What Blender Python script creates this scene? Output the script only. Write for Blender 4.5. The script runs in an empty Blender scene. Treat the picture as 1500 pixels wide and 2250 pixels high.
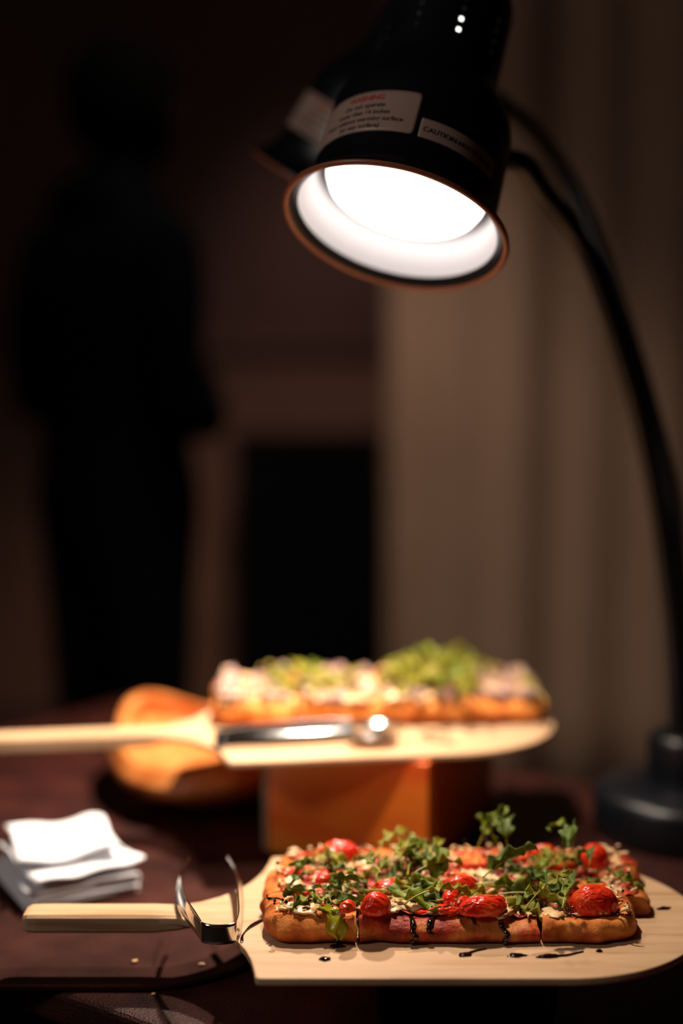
import bpy, bmesh, math, random
from math import sin, cos, pi, radians, sqrt, exp, atan2, hypot
from mathutils import Vector, Matrix, noise, Euler
R = radians
random.seed(7)
scene = bpy.context.scene
COL = scene.collection

# ------------------------------------------------------------------ camera
CAM_Z = 1.274
PITCH = R(6.4)
FPX = 3125.0                       # 50 mm on a 24 x 36 mm frame, 1500 x 2250
cd = bpy.data.cameras.new('camera'); cam = bpy.data.objects.new('camera', cd); COL.objects.link(cam)
cam.location = (0, 0, CAM_Z); cam.rotation_euler = (pi/2 - PITCH, 0, 0)
cd.sensor_fit = 'VERTICAL'; cd.sensor_height = 36; cd.sensor_width = 24; cd.lens = 50
cd.clip_start = .05
cd.dof.use_dof = True; cd.dof.focus_distance = 1.085; cd.dof.aperture_fstop = 1.15
scene.camera = cam

# ------------------------------------------------------------------ world, exposure, room lamps
w = bpy.data.worlds.new('world'); scene.world = w; w.use_nodes = True
bgn = w.node_tree.nodes['Background']; bgn.inputs[0].default_value = (.55, .7, 1, 1); bgn.inputs[1].default_value = .004
scene.view_settings.view_transform = 'Standard'; scene.view_settings.look = 'None'
scene.view_settings.exposure = 0.0; scene.view_settings.gamma = 1; scene.view_settings.use_curve_mapping = False
LAMP_COL = (1, .82, .65)
HEAT_1, HEAT_2 = 12.0, 60.0

def light(name, kind, loc, energy, color, size=.1, rot=(0, 0, 0), **kw):
    d = bpy.data.lights.new(name, kind); d.energy = energy; d.color = color
    if kind == 'AREA': d.size = size
    else: d.shadow_soft_size = size
    for k, v in kw.items(): setattr(d, k, v)
    o = bpy.data.objects.new(name, d); COL.objects.link(o); o.location = loc; o.rotation_euler = rot
    return o
# added unseen fill spots: one brightens the curtain, a weaker one the back wall
light('curtain_fill', 'SPOT', (-.02, 2.3, 2.75), 84, (1, .79, .64), .12, (R(27), 0, R(2)), spot_size=R(64), spot_blend=1)
light('back_wall_fill', 'SPOT', (.0, 3.7, 2.8), 30, (1, .80, .73), .15, (R(25), 0, R(0)), spot_size=R(50), spot_blend=1)
# a faint ceiling panel behind and left of the camera
light('ceiling_panel', 'AREA', (-1.9, -.2, 2.5), 12, (1, .88, .80), .5, Vector((-1.9, -.3, 1.15)).to_track_quat('Z', 'Y').to_euler())

def ray(px, py):
    x = (px-750)/FPX; u = -(py-1125)/FPX
    return Vector((x, cos(PITCH)+u*sin(PITCH), -sin(PITCH)+u*cos(PITCH)))
def atz(px, py, z):
    d = ray(px, py); return d*((z-CAM_Z)/d.z) + Vector((0, 0, CAM_Z))
def aty(px, py, y):
    d = ray(px, py); return d*(y/d.y) + Vector((0, 0, CAM_Z))

# ------------------------------------------------------------------ materials
def mat(name, col, rough=.5, spec=.5, metal=0, **kw):
    m = bpy.data.materials.new(name); m.use_nodes = True
    b = m.node_tree.nodes['Principled BSDF']
    b.inputs['Base Color'].default_value = (*col, 1); b.inputs['Roughness'].default_value = rough
    b.inputs['Metallic'].default_value = metal; b.inputs['Specular IOR Level'].default_value = spec
    for k, v in kw.items(): b.inputs[k].default_value = v
    return m
def bsdf(m): return m.node_tree.nodes['Principled BSDF']
def ramped(m, stops, scale=10, detail=5, vec=(1, 1, 1), coord='Object', rough=.5, dist=0, kind='noise', inp='Base Color'):
    nt = m.node_tree; N = nt.nodes; L = nt.links
    tc = N.new('ShaderNodeTexCoord'); mp = N.new('ShaderNodeMapping'); mp.inputs['Scale'].default_value = vec
    L.new(tc.outputs[coord], mp.inputs[0])
    t = N.new('ShaderNodeTexNoise'); t.inputs['Scale'].default_value = scale; t.inputs['Detail'].default_value = detail
    t.inputs['Roughness'].default_value = rough; t.inputs['Distortion'].default_value = dist
    L.new(mp.outputs[0], t.inputs[0])
    r = N.new('ShaderNodeValToRGB'); cr = r.color_ramp
    while len(cr.elements) < len(stops): cr.elements.new(.5)
    for e, (p, c) in zip(cr.elements, stops): e.position = p; e.color = (*c, 1)
    L.new(t.outputs['Fac'], r.inputs[0])
    if inp: L.new(r.outputs[0], bsdf(m).inputs[inp])
    return r
def bump(m, scale=40, strength=.3, dist=.001, vec=(1, 1, 1), detail=4, voronoi=False):
    nt = m.node_tree; N = nt.nodes; L = nt.links
    tc = N.new('ShaderNodeTexCoord'); mp = N.new('ShaderNodeMapping'); mp.inputs['Scale'].default_value = vec
    L.new(tc.outputs['Object'], mp.inputs[0])
    t = N.new('ShaderNodeTexVoronoi' if voronoi else 'ShaderNodeTexNoise'); t.inputs['Scale'].default_value = scale
    if not voronoi: t.inputs['Detail'].default_value = detail
    L.new(mp.outputs[0], t.inputs[0])
    b = N.new('ShaderNodeBump'); b.inputs['Strength'].default_value = strength; b.inputs['Distance'].default_value = dist
    L.new(t.outputs[0], b.inputs['Height']); L.new(b.outputs[0], bsdf(m).inputs['Normal'])
M = {}
M['maple'] = mat('maple', (.66, .43, .24), .46, .35)
ramped(M['maple'], [(.30, (.47, .265, .135)), (.45, (.60, .375, .215)), (.62, (.65, .43, .26)), (.75, (.54, .325, .175))], 7, 6, (1.2, 14, 14), dist=.35)
bump(M['maple'], 60, .25, .0006, (1, 12, 12))
M['crust'] = mat('crust', (.6, .25, .08), .72, .25)
ramped(M['crust'], [(.27, (.09, .022, .008)), (.38, (.42, .085, .015)), (.52, (.70, .215, .038)), (.70, (.82, .36, .09))], 38, 7, rough=.62)
bump(M['crust'], 420, .55, .0012, detail=6)
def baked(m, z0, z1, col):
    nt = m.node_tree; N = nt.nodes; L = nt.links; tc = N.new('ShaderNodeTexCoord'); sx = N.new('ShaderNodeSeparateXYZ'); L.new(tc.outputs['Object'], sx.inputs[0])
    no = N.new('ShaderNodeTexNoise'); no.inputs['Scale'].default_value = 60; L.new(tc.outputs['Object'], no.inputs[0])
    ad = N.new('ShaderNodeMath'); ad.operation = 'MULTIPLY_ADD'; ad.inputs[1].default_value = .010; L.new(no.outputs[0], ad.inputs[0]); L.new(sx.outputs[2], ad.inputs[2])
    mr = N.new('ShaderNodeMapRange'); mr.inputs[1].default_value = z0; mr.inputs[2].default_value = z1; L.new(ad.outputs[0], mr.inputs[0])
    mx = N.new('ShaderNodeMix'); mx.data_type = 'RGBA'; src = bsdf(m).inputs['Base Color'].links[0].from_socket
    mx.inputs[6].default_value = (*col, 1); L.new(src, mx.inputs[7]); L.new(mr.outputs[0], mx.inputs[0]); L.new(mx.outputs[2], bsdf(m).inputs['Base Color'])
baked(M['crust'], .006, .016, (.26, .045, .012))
M['crust_sauced'] = mat('crust_sauced', (.5, .1, .03), .50, .3)
ramped(M['crust_sauced'], [(.30, (.03, .004, .003)), (.40, (.24, .016, .006)), (.50, (.44, .045, .012)), (.60, (.58, .19, .04))], 34, 7, rough=.6)
bump(M['crust_sauced'], 330, .7, .0015, detail=6)
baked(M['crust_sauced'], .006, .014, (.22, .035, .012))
M['sauce'] = mat('sauce', (.5, .05, .02), .3, .6)
ramped(M['sauce'], [(.30, (.16, .012, .006)), (.45, (.48, .035, .015)), (.60, (.60, .07, .02)), (.74, (.70, .22, .07))], 70, 6, rough=.6)
bump(M['sauce'], 300, .9, .0025, detail=6)
M['cheese'] = mat('cheese', (.82, .60, .36), .32, .5)
ramped(M['cheese'], [(.3, (.76, .36, .12)), (.5, (.86, .58, .30)), (.7, (.90, .72, .46))], 110, 4)
bsdf(M['cheese']).inputs['Subsurface Weight'].default_value = .15
bsdf(M['cheese']).inputs['Subsurface Radius'].default_value = (.004, .002, .001)
bump(M['cheese'], 260, .5, .001)
M['tomato'] = mat('tomato', (.72, .028, .010), .22, .5)
ramped(M['tomato'], [(.3, (.62, .014, .006)), (.55, (.82, .045, .012)), (.75, (.90, .15, .03))], 60, 3)
bump(M['tomato'], 120, .8, .004, (1, 2.6, 1), 2)
M['tomato_flesh'] = mat('tomato_flesh', (.80, .20, .05), .2, .6)
ramped(M['tomato_flesh'], [(.35, (.70, .05, .016)), (.5, (.80, .17, .04)), (.68, (.86, .42, .12))], 95, 3)
M['leaf'] = mat('leaf', (.10, .19, .018), .33, .5)
def leafmat(name, c0, c1, c2, tr):
    m = mat(name, c1, .24, .6)
    r = ramped(m, [(.3, c0), (.5, c1), (.7, c2)], 55, 4)
    nt = m.node_tree; t = nt.nodes.new('ShaderNodeBsdfTranslucent'); mx = nt.nodes.new('ShaderNodeMixShader'); mx.inputs[0].default_value = tr
    nt.links.new(r.outputs[0], t.inputs[0]); out = nt.nodes['Material Output']
    nt.links.new(bsdf(m).outputs[0], mx.inputs[1]); nt.links.new(t.outputs[0], mx.inputs[2]); nt.links.new(mx.outputs[0], out.inputs[0])
    bump(m, 160, .5, .0008)
    return m
M['leaf'] = leafmat('leaf', (.06, .12, .004), (.22, .31, .006), (.44, .45, .02), .34)
M['leaf_dark'] = leafmat('leaf_dark', (.03, .07, .005), (.10, .18, .010), (.22, .30, .02), .30)
M['leaf_yellow'] = leafmat('leaf_yellow', (.16, .19, .006), (.38, .36, .012), (.58, .48, .03), .35)
M['stem'] = mat('stem', (.42, .40, .05), .3)
M['balsamic'] = mat('balsamic', (.010, .0025, .002), .07, .8)
M['glint'] = mat('glint', (.55, .45, .12), .04, 1.0)  # golden gloss of the drops added for highlights
M['meat'] = mat('meat', (.35, .2, .17), .45)
ramped(M['meat'], [(.3, (.14, .06, .07)), (.5, (.40, .24, .20)), (.7, (.62, .43, .33))], 90, 5)
bump(M['meat'], 120, .8, .003)
M['chrome'] = mat('chrome', (.72, .70, .68), .13, .5, 1)
M['lamp_black'] = mat('lamp_black', (.0045, .006, .009), .34, .5)
bump(M['lamp_black'], 900, .12, .0002)
M['rim'] = mat('rim', (.36, .115, .055), .4, .5)
M['rim_dark'] = mat('rim_dark', (.012, .010, .010), .35)
M['lamp_white'] = mat('lamp_white', (.86, .80, .79), .45)
M['label'] = mat('label', (.50, .34, .27), .38, .5)
M['ink'] = mat('ink', (.02, .015, .02), .5)
M['ink_red'] = mat('ink_red', (.55, .02, .015), .5)
bm_ = bpy.data.materials.new('bulb_glow'); bm_.use_nodes = True; nt = bm_.node_tree; nt.nodes.clear()
e = nt.nodes.new('ShaderNodeEmission'); e.inputs[0].default_value = (1, .95, .92, 1); e.inputs[1].default_value = 3.7
o_ = nt.nodes.new('ShaderNodeOutputMaterial'); nt.links.new(e.outputs[0], o_.inputs[0]); M['bulb'] = bm_
M['table'] = mat('table', (.10, .035, .024), .48, .30)
ramped(M['table'], [(.3, (.014, .003, .002)), (.5, (.036, .0065, .0045)), (.7, (.062, .014, .009))], 22, 5)
bump(M['table'], 520, 1.0, .0016, detail=5)
M['tray'] = mat('tray', (.1, .045, .035), .80, .10)
ramped(M['tray'], [(.3, (.016, .004, .003)), (.5, (.036, .010, .007)), (.7, (.062, .020, .015))], 14, 6)
bump(M['tray'], 620, .8, .0012, detail=5)
M['riser_wood'] = mat('riser_wood', (.40, .10, .02), .36, .5)
ramped(M['riser_wood'], [(.3, (.86, .11, .010)), (.5, (.95, .23, .022)), (.7, (.95, .34, .04))], 6, 4, (1, 1, 2.5), dist=.5)
M['riser_edge'] = mat('riser_edge', (.30, .24, .17), .5)
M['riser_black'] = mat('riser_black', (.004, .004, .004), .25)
M['bowl'] = mat('bowl', (.50, .22, .08), .4)
ramped(M['bowl'], [(.3, (.46, .12, .025)), (.5, (.60, .20, .05)), (.7, (.68, .29, .09))], 9, 5, (1, 5, 5), dist=.6)
M['paper'] = mat('paper', (.82, .83, .88), .9, .2)
bump(M['paper'], 500, .4, .0006)
M['crumb'] = mat('crumb', (.6, .36, .18), .8)
M['curtain'] = mat('curtain', (.42, .30, .20), .95, .1)
ramped(M['curtain'], [(.35, (.38, .25, .175)), (.65, (.46, .31, .22))], 1.6, 3, (2.5, 1, 1))
M['wall'] = mat('wall', (.15, .065, .045), .8, .2)
ramped(M['wall'], [(.3, (.12, .060, .050)), (.7, (.17, .087, .070))], 1.5, 3)
M['wall_low'] = mat('wall_low', (.24, .11, .065), .8, .2)
ramped(M['wall_low'], [(.3, (.20, .10, .068)), (.7, (.27, .14, .092))], 1.2, 3, (1, 1, 3))
M['ceiling'] = mat('ceiling', (.05, .04, .035), .9)
M['floor'] = mat('floor', (.035, .022, .018), .6)
ramped(M['floor'], [(.4, (.028, .017, .014)), (.6, (.04, .026, .02))], 3, 3)
M['cab'] = mat('cab', (.002, .002, .0025), .7, .08)
M['cloth_black'] = mat('cloth_black', (.0016, .002, .0028), 1, 0)
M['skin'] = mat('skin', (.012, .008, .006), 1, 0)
M['hair'] = mat('hair', (.0015, .0015, .0015), 1, 0)
M['eye'] = mat('eye', (.1, .1, .1), .3)

# ------------------------------------------------------------------ mesh helpers
def link(name, me, parent=None, loc=None, smooth=True):
    o = bpy.data.objects.new(name, me); COL.objects.link(o)
    if parent: o.parent = parent
    if loc is not None: o.location = loc
    if smooth and me.polygons: me.polygons.foreach_set('use_smooth', [True]*len(me.polygons))
    return o
def pm(name, vs, fs, m, parent=None, loc=None, smooth=True, idx=None):
    me = bpy.data.meshes.new(name); me.from_pydata([tuple(v) for v in vs], [], fs)
    for x in (m if isinstance(m, list) else [m]): me.materials.append(x)
    if idx: me.polygons.foreach_set('material_index', idx)
    me.update()
    return link(name, me, parent, loc, smooth)
def bmo(name, bm, m, parent=None, loc=None, smooth=True):
    me = bpy.data.meshes.new(name); bm.normal_update(); bm.to_mesh(me); bm.free()
    for x in (m if isinstance(m, list) else [m]): me.materials.append(x)
    return link(name, me, parent, loc, smooth)
def empty(name, loc=(0, 0, 0), rz=0):
    o = bpy.data.objects.new(name, None); o.empty_display_size = .03; COL.objects.link(o); o.location = loc; o.rotation_euler = (0, 0, rz); return o
def tag(o, label=None, cat=None, group=None, kind=None):
    if label: o['label'] = label
    if cat: o['category'] = cat
    if group: o['group'] = group
    if kind: o['kind'] = kind
    return o
def copy_tree(o, parent=None):
    c = o.copy(); COL.objects.link(c)
    if parent: c.parent = parent
    for ch in list(o.children): copy_tree(ch, c)
    return c
def box_geo(x0, x1, y0, y1, z0, z1):
    vs = [(x, y, z) for z in (z0, z1) for y in (y0, y1) for x in (x0, x1)]
    return vs, [(0, 2, 3, 1), (4, 5, 7, 6), (0, 1, 5, 4), (2, 6, 7, 3), (0, 4, 6, 2), (1, 3, 7, 5)]
def box(name, x0, x1, y0, y1, z0, z1, m, parent=None, bev=0, seg=2):
    vs, fs = box_geo(x0, x1, y0, y1, z0, z1)
    bm = bmesh.new(); V = [bm.verts.new(v) for v in vs]
    for f in fs: bm.faces.new([V[i] for i in f])
    if bev: bmesh.ops.bevel(bm, geom=bm.edges[:], offset=bev, segments=seg, affect='EDGES', profile=.5)
    return bmo(name, bm, m, parent, smooth=False)
def lathe_geo(prof, n=64, skip=None):
    vs = []; fs = []
    for r, z in prof:
        for i in range(n):
            a = 2*pi*i/n; vs.append((r*sin(a), -r*cos(a), z))
    for j in range(len(prof)-1):
        for i in range(n):
            if skip and skip(j, i): continue
            k = (i+1) % n; fs.append((j*n+i, j*n+k, (j+1)*n+k, (j+1)*n+i))
    return vs, fs
def lathe(name, prof, m, parent=None, n=64, loc=None, skip=None):
    vs, fs = lathe_geo(prof, n, skip); return pm(name, vs, fs, m, parent, loc)
def smooth_path(pts, n=8):
    P = [Vector(p) for p in pts]; out = []
    for i in range(len(P)-1):
        p0 = P[max(i-1, 0)]; p1 = P[i]; p2 = P[i+1]; p3 = P[min(i+2, len(P)-1)]
        for k in range(n):
            t = k/n
            out.append(.5*((2*p1)+(-p0+p2)*t+(2*p0-5*p1+4*p2-p3)*t*t+(-p0+3*p1-3*p2+p3)*t*t*t))
    out.append(P[-1]); return out
def tube_geo(path, rad, n=8, cap=True):
    vs = []; fs = []; L = len(path); up = Vector((0, 0, 1)); prev = None
    for i, p in enumerate(path):
        t = (path[min(i+1, L-1)]-path[max(i-1, 0)])
        if t.length < 1e-9: t = Vector((0, 0, 1))
        t.normalize()
        if prev is None:
            a = up if abs(t.z) < .9 else Vector((1, 0, 0)); u = t.cross(a).normalized()
        else:
            u = (prev - t*prev.dot(t)); u = u.normalized() if u.length > 1e-6 else t.cross(up).normalized()
        prev = u; v = t.cross(u); r = rad(i/(L-1)) if callable(rad) else rad
        for k in range(n):
            a = 2*pi*k/n; vs.append(p+u*(r*cos(a))+v*(r*sin(a)))
    for i in range(L-1):
        for k in range(n):
            q = (k+1) % n; fs.append((i*n+k, i*n+q, (i+1)*n+q, (i+1)*n+k))
    if cap: fs.append(tuple(range(n))[::-1]); fs.append(tuple((L-1)*n+k for k in range(n)))
    return vs, fs
def tube(name, path, rad, m, parent=None, n=8):
    vs, fs = tube_geo(path, rad, n); return pm(name, vs, fs, m, parent)
class MB:
    def __init__(s): s.v = []; s.f = []; s.i = []
    def add(s, geo, mi=0):
        b = len(s.v); s.v += [tuple(v) for v in geo[0]]; s.f += [tuple(b+i for i in f) for f in geo[1]]; s.i += [mi]*len(geo[1]); return s
    def build(s, name, m, parent=None, smooth=True): return pm(name, s.v, s.f, m, parent, smooth=smooth, idx=s.i)
def sstep(a, b, x):
    t = max(0, min(1, (x-a)/(b-a))); return t*t*(3-2*t)
_ico = {}
def ico(sub):
    if sub not in _ico:
        bm = bmesh.new(); bmesh.ops.create_icosphere(bm, subdivisions=sub, radius=1)
        bm.verts.ensure_lookup_table(); _ico[sub] = ([v.co.copy() for v in bm.verts], [tuple(v.index for v in f.verts) for f in bm.faces]); bm.free()
    return _ico[sub]
def blob(c, sx, sy, sz, rz=0, seed=0, amp=.2, fr=1.6, sub=2, rx=0, ry=0):
    vs, fs = ico(sub); m = Euler((rx, ry, rz)).to_matrix(); c = Vector(c); out = []
    for v in vs:
        k = 1+amp*noise.noise(v*fr+Vector((seed*3.7, seed*1.3, 0)))*2
        out.append(c+m@Vector((v.x*sx*k, v.y*sy*k, v.z*sz*k)))
    return out, fs

# ------------------------------------------------------------------ the room
def struct(o, label=None):
    o['kind'] = 'structure'
    if label: o['label'] = label
    return o
X0, X1, Y0, Y1, ZC = -3.2, 3.2, -1.6, 4.6, 3.0
struct(box('floor', X0, X1, Y0, Y1, -.1, 0, M['floor']), 'dark floor lost in shade')
struct(box('ceiling', X0, X1, Y0, Y1, ZC, ZC+.1, M['ceiling']), 'dark ceiling above the frame')
wb = struct(box('wall_back', X0, X1, Y1, Y1+.1, 0, ZC, M['wall']), 'dark brown back wall, far out of focus')
struct(box('wall_left', X0-.1, X0, Y0, Y1, 0, ZC, M['wall']), 'dark brown wall at the left')
struct(box('wall_right', X1, X1+.1, Y0, Y1, 0, ZC, M['wall']), 'dark brown wall at the right')
struct(box('wall_front', X0, X1, Y0-.1, Y0, 0, ZC, M['wall']), 'dark brown wall behind the camera')
struct(box('trim_1', X0, X1, Y1-.02, Y1, .12, 1.27, M['wall_low'], bev=.004), 'lighter brown wainscot panelling of the back wall')
struct(box('trim_2', X0, X1, Y1-.045, Y1, 1.27, 1.31, M['wall'], bev=.008), 'dark chair rail on the back wall')
struct(box('baseboard_back', X0, X1, Y1-.03, Y1, 0, .12, M['wall'], bev=.005), 'dark baseboard of the back wall')

# curtain, hung from a rail
def curtain():
    root = empty('curtain', (0, 3.6, 0)); tag(root, 'beige floor-length curtain in soft vertical folds at the right', 'curtain')
    x0 = aty(853, 1000, 3.6).x; n = 420; rows = 8; W = 1.9; vs = []; fs = []
    def fold(x, z):
        k = .020*sin(x*2*pi/.19)+.018*sin(x*2*pi/.47+1)+.012*noise.noise(Vector((x*6, z*.8, 0)))
        return k
    for side in (0, 1):
        for j in range(rows+1):
            z = .01+j*(2.72/rows)
            for i in range(n+1):
                x = i*W/n
                vs.append((x0+x, fold(x, z)+side*.004, z))
    S = (rows+1)*(n+1)
    for j in range(rows):
        for i in range(n):
            a = j*(n+1)+i; fs.append((a, a+1, a+n+2, a+n+1)); fs.append((S+a, S+a+n+1, S+a+n+2, S+a+1))
    for j in range(rows):
        a = j*(n+1); fs.append((a, a+n+1, S+a+n+1, S+a)); a += n; fs.append((a, S+a, S+a+n+1, a+n+1))
    for i in range(n):
        fs.append((i, S+i, S+i+1, i+1)); a = rows*(n+1)+i; fs.append((a, a+1, S+a+1, S+a))
    pm('fabric', vs, fs, M['curtain'], root)
    tube('rail', [Vector((x0-.1, 0, 2.75)), Vector((x0+W+.1, 0, 2.75))], .015, M['cab'], root, 12)
    for x in (x0-.05, x0+W+.05): box('bracket', x-.01, x+.01, -.01, 1.0, 2.735, 2.765, M['cab'], root)
curtain()

# dark cabinet in front of the back wall
def cabinet():
    y = 4.15; a = aty(515, 965, y); b = aty(846, 965, y); z1 = a.z
    root = empty('cabinet', ((a.x+b.x)/2, y+.2, 0)); tag(root, 'black cabinet standing against the wall left of the curtain', 'cabinet')
    h = (b.x-a.x)/2
    box('body', -h, h, -.2, .2, .05, z1-.03, M['cab'], root, .004)
    box('top', -h-.01, h+.01, -.21, .21, z1-.03, z1, M['cab'], root, .004)
    for s in (-1, 1):
        d = box('door', min(0, s*h)+.004, max(0, s*h)-.004, -.218, -.2, .07, z1-.05, M['cab'], root, .003)
        box('handle', s*.03-.006, s*.03+.006, -.236, -.218, z1*.5, z1*.5+.12, M['cab'], d, .002)
    for sx in (-1, 1):
        for sy in (-1, 1): box('foot', sx*(h-.04)-.02, sx*(h-.04)+.02, sy*.16-.02, sy*.16+.02, 0, .05, M['cab'], root)
cabinet()

# ------------------------------------------------------------------ the person far behind
def skin_body(name, joints, edges, m, parent, sub=2, root=0):
    me = bpy.data.meshes.new(name); me.from_pydata([j[0] for j in joints], edges, []); me.materials.append(m)
    o = bpy.data.objects.new(name, me); COL.objects.link(o); o.parent = parent
    o.modifiers.new('skin', 'SKIN')
    sv = me.skin_vertices[0].data
    for i, j in enumerate(joints): sv[i].radius = (j[1], j[2] if len(j) > 2 else j[1])
    sv[root].use_root = True
    s = o.modifiers.new('sub', 'SUBSURF'); s.levels = sub; s.render_levels = sub
    bpy.context.view_layer.update()
    dg = bpy.context.evaluated_depsgraph_get()
    me2 = bpy.data.meshes.new_from_object(o.evaluated_get(dg)); me2.materials.clear(); me2.materials.append(m)
    o.modifiers.clear(); o.data = me2
    me2.polygons.foreach_set('use_smooth', [True]*len(me2.polygons)); return o
def person():
    y = 2.8; c = aty(262, 1300, y)
    root = empty('person', (c.x, y, 0)); root.rotation_euler.z = R(142)
    tag(root, 'person in black clothes standing in the dark behind the table, arms bent', 'person')
    # local: facing -y (turned towards the right of the frame by the root), height 1.84
    B = [((0, 0, .98), .155, .135), ((0, 0, 1.10), .155, .135), ((0, .01, 1.25), .175, .145), ((0, .02, 1.42), .185, .145), ((0, .015, 1.53), .115, .09), ((0, -.015, 1.60), .07, .07), ((0, -.045, 1.66), .062, .068),
         ((-.09, .02, .90), .115), ((-.105, .02, .52), .080), ((-.11, .02, .10), .04), ((-.115, -.06, .05), .042, .03), ((-.12, -.15, .035), .035, .022),
         ((.09, -.02, .90), .115), ((.105, -.02, .52), .080), ((.11, .03, .10), .04), ((.115, -.05, .05), .042, .03), ((.12, -.14, .035), .035, .022),
         ((-.165, .01, 1.47), .062), ((-.195, .03, 1.34), .060), ((-.205, .05, 1.16), .050), ((-.20, -.06, 1.14), .044), ((-.07, -.165, 1.24), .030),
         ((.165, .01, 1.47), .062), ((.205, .02, 1.34), .062), ((.225, .03, 1.15), .052), ((.19, -.06, 1.24), .046), ((.09, -.15, 1.40), .030)]
    E = [(0, 1), (1, 2), (2, 3), (3, 4), (4, 5), (5, 6), (0, 7), (7, 8), (8, 9), (9, 10), (10, 11), (0, 12), (12, 13), (13, 14), (14, 15), (15, 16), (3, 17), (17, 18), (18, 19), (19, 20), (20, 21), (3, 22), (22, 23), (23, 24), (24, 25), (25, 26)]
    skin_body('body', B, E, M['cloth_black'], root)
    # head
    vs, fs = ico(4); out = []
    for v in vs:
        x, yy, z = v.x*.080, v.y*.100, v.z*.122
        if z < 0: k = 1-.30*(-z/.118)**1.5; x *= k; yy = yy*k-.010*(-z/.118)
        nz = exp(-(x/.012)**2-((z+.008)/.022)**2) if yy < 0 else 0
        yy -= .020*nz
        for sx in (-1, 1):
            if yy < 0: yy += .010*exp(-((x-sx*.031)/.014)**2-((z-.012)/.011)**2)
        if yy < 0:
            yy += .004*exp(-(x/.024)**2-((z+.052)/.004)**2); yy -= .006*exp(-(x/.022)**2-((z+.058)/.008)**2)
        out.append((x, yy-.02, z+1.735))
    h = pm('head', out, fs, M['skin'], root)
    for sx in (-1, 1):
        pm('eye', *blob((sx*.031, -.098, 1.748), .011, .010, .010, amp=0), M['eye'], h)
        pm('ear', *blob((sx*.078, -.010, 1.735), .010, .020, .032, amp=.1), M['skin'], h)
    out = []; ff = []
    for v in vs:
        k = 1+.06*noise.noise(v*7)
        out.append((v.x*.100*k, v.y*.120*k+.004, v.z*.122*k+1.757))
    keep = lambda f: all(not (out[i][1] < -.045 and out[i][2] < 1.79) and out[i][2] > 1.665 for i in f)
    hr = pm('hair', out, [f for f in fs if keep(f)], M['hair'], root)
    sm = hr.modifiers.new('solid', 'SOLIDIFY'); sm.thickness = .012; sm.offset = -1
    for o_h in (h, hr): o_h.location.y = -.035
    # hands with five fingers, slightly curled
    for side, wrist, d in ((-1, Vector((-.07, -.165, 1.24)), Vector((.75, -.25, .25))), (1, Vector((.09, -.15, 1.40)), Vector((-.35, -.3, .85)))):
        d.normalize(); s = d.cross(Vector((0, 0, 1))).normalized(); n = s.cross(d).normalized()
        J = [(tuple(wrist), .024, .02), (tuple(wrist+d*.05), .038, .015), (tuple(wrist+d*.085), .036, .013)]; ED = [(0, 1), (1, 2)]
        hb = skin_body('hand', J, ED, M['skin'], root, 1)
        for k, (o, l) in enumerate(((-.030, .062), (-.010, .075), (.010, .078), (.029, .068))):
            a = wrist+d*.080+s*o; J = [(tuple(a), .009), (tuple(a+d*l*.45+n*.004), .0085), (tuple(a+d*l*.75-n*.010), .0078), (tuple(a+d*l*.9-n*.028), .007)]
            skin_body('finger', J, [(0, 1), (1, 2), (2, 3)], M['skin'], hb, 1)
        a = wrist+d*.025-s*.028; J = [(tuple(a), .012), (tuple(a+d*.025-s*.022), .010), (tuple(a+d*.055-s*.026-n*.01), .0085)]
        skin_body('thumb', J, [(0, 1), (1, 2)], M['skin'], hb, 1)
person()

# ------------------------------------------------------------------ table, serving slab, risers
ZB, ZA, ZL, ZU = .7735, .78, .83, .89          # table top, slab top, lower peel top, upper peel top
def table():
    ang = atan2(-.57, .82); root = empty('table', (-.231, 1.078, 0), ang)
    tag(root, 'reddish brown leather-textured table under the whole pizza display', 'table')
    box('table_top', -.62, 1.02, 0, .745, ZB-.03, ZB, M['table'], root, .006, 3)
    box('apron', -.58, .98, .04, .705, ZB-.11, ZB-.03, M['riser_black'], root)
    for x in (-.55, .95):
        for y in (.07, .675): box('leg', x-.025, x+.025, y-.025, y+.025, 0, ZB-.11, M['riser_black'], root, .003)
table()
def extrude_outline(name, pts, z0, z1, m, parent=None, bev=0, seg=3, loc=None):
    bm = bmesh.new(); V = [bm.verts.new((p[0], p[1], z1)) for p in pts]; f = bm.faces.new(V); f.normal_update()
    if f.normal.z < 0: f.normal_flip()
    g = bmesh.ops.extrude_face_region(bm, geom=[f]); nv = [v for v in g['geom'] if isinstance(v, bmesh.types.BMVert)]
    for v in nv: v.co.z = z0
    bmesh.ops.recalc_face_normals(bm, faces=bm.faces[:])
    if bev:
        ed = [e for e in bm.edges if abs(e.verts[0].co.z-e.verts[1].co.z) < 1e-6]
        bmesh.ops.bevel(bm, geom=ed, offset=bev, segments=seg, affect='EDGES', profile=.5)
    o = bmo(name, bm, m, parent, loc)
    return o
def round_rect(x0, x1, y0, y1, r, n=14):
    P = []
    for cx, cy, a0 in ((x1-r, y0+r, -90), (x1-r, y1-r, 0), (x0+r, y1-r, 90), (x0+r, y0+r, 180)):
        for k in range(n+1): a = R(a0+90*k/n); P.append((cx+r*cos(a), cy+r*sin(a)))
    return P
slab = extrude_outline('serving_slab', round_rect(-.78, -.055, 1.070, 1.42, .105), ZB+.0002, ZA, M['tray'], bev=.0022)
tag(slab, 'dark brown rough slab with rounded corners under the napkins and the lower peel handle', 'tray')

# lower riser, black
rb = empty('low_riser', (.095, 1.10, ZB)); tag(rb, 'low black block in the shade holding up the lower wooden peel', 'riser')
box('body', -.068, .068, -.075, .075, .0005, ZL-ZB-.0068, M['riser_black'], rb, .003)
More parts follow.
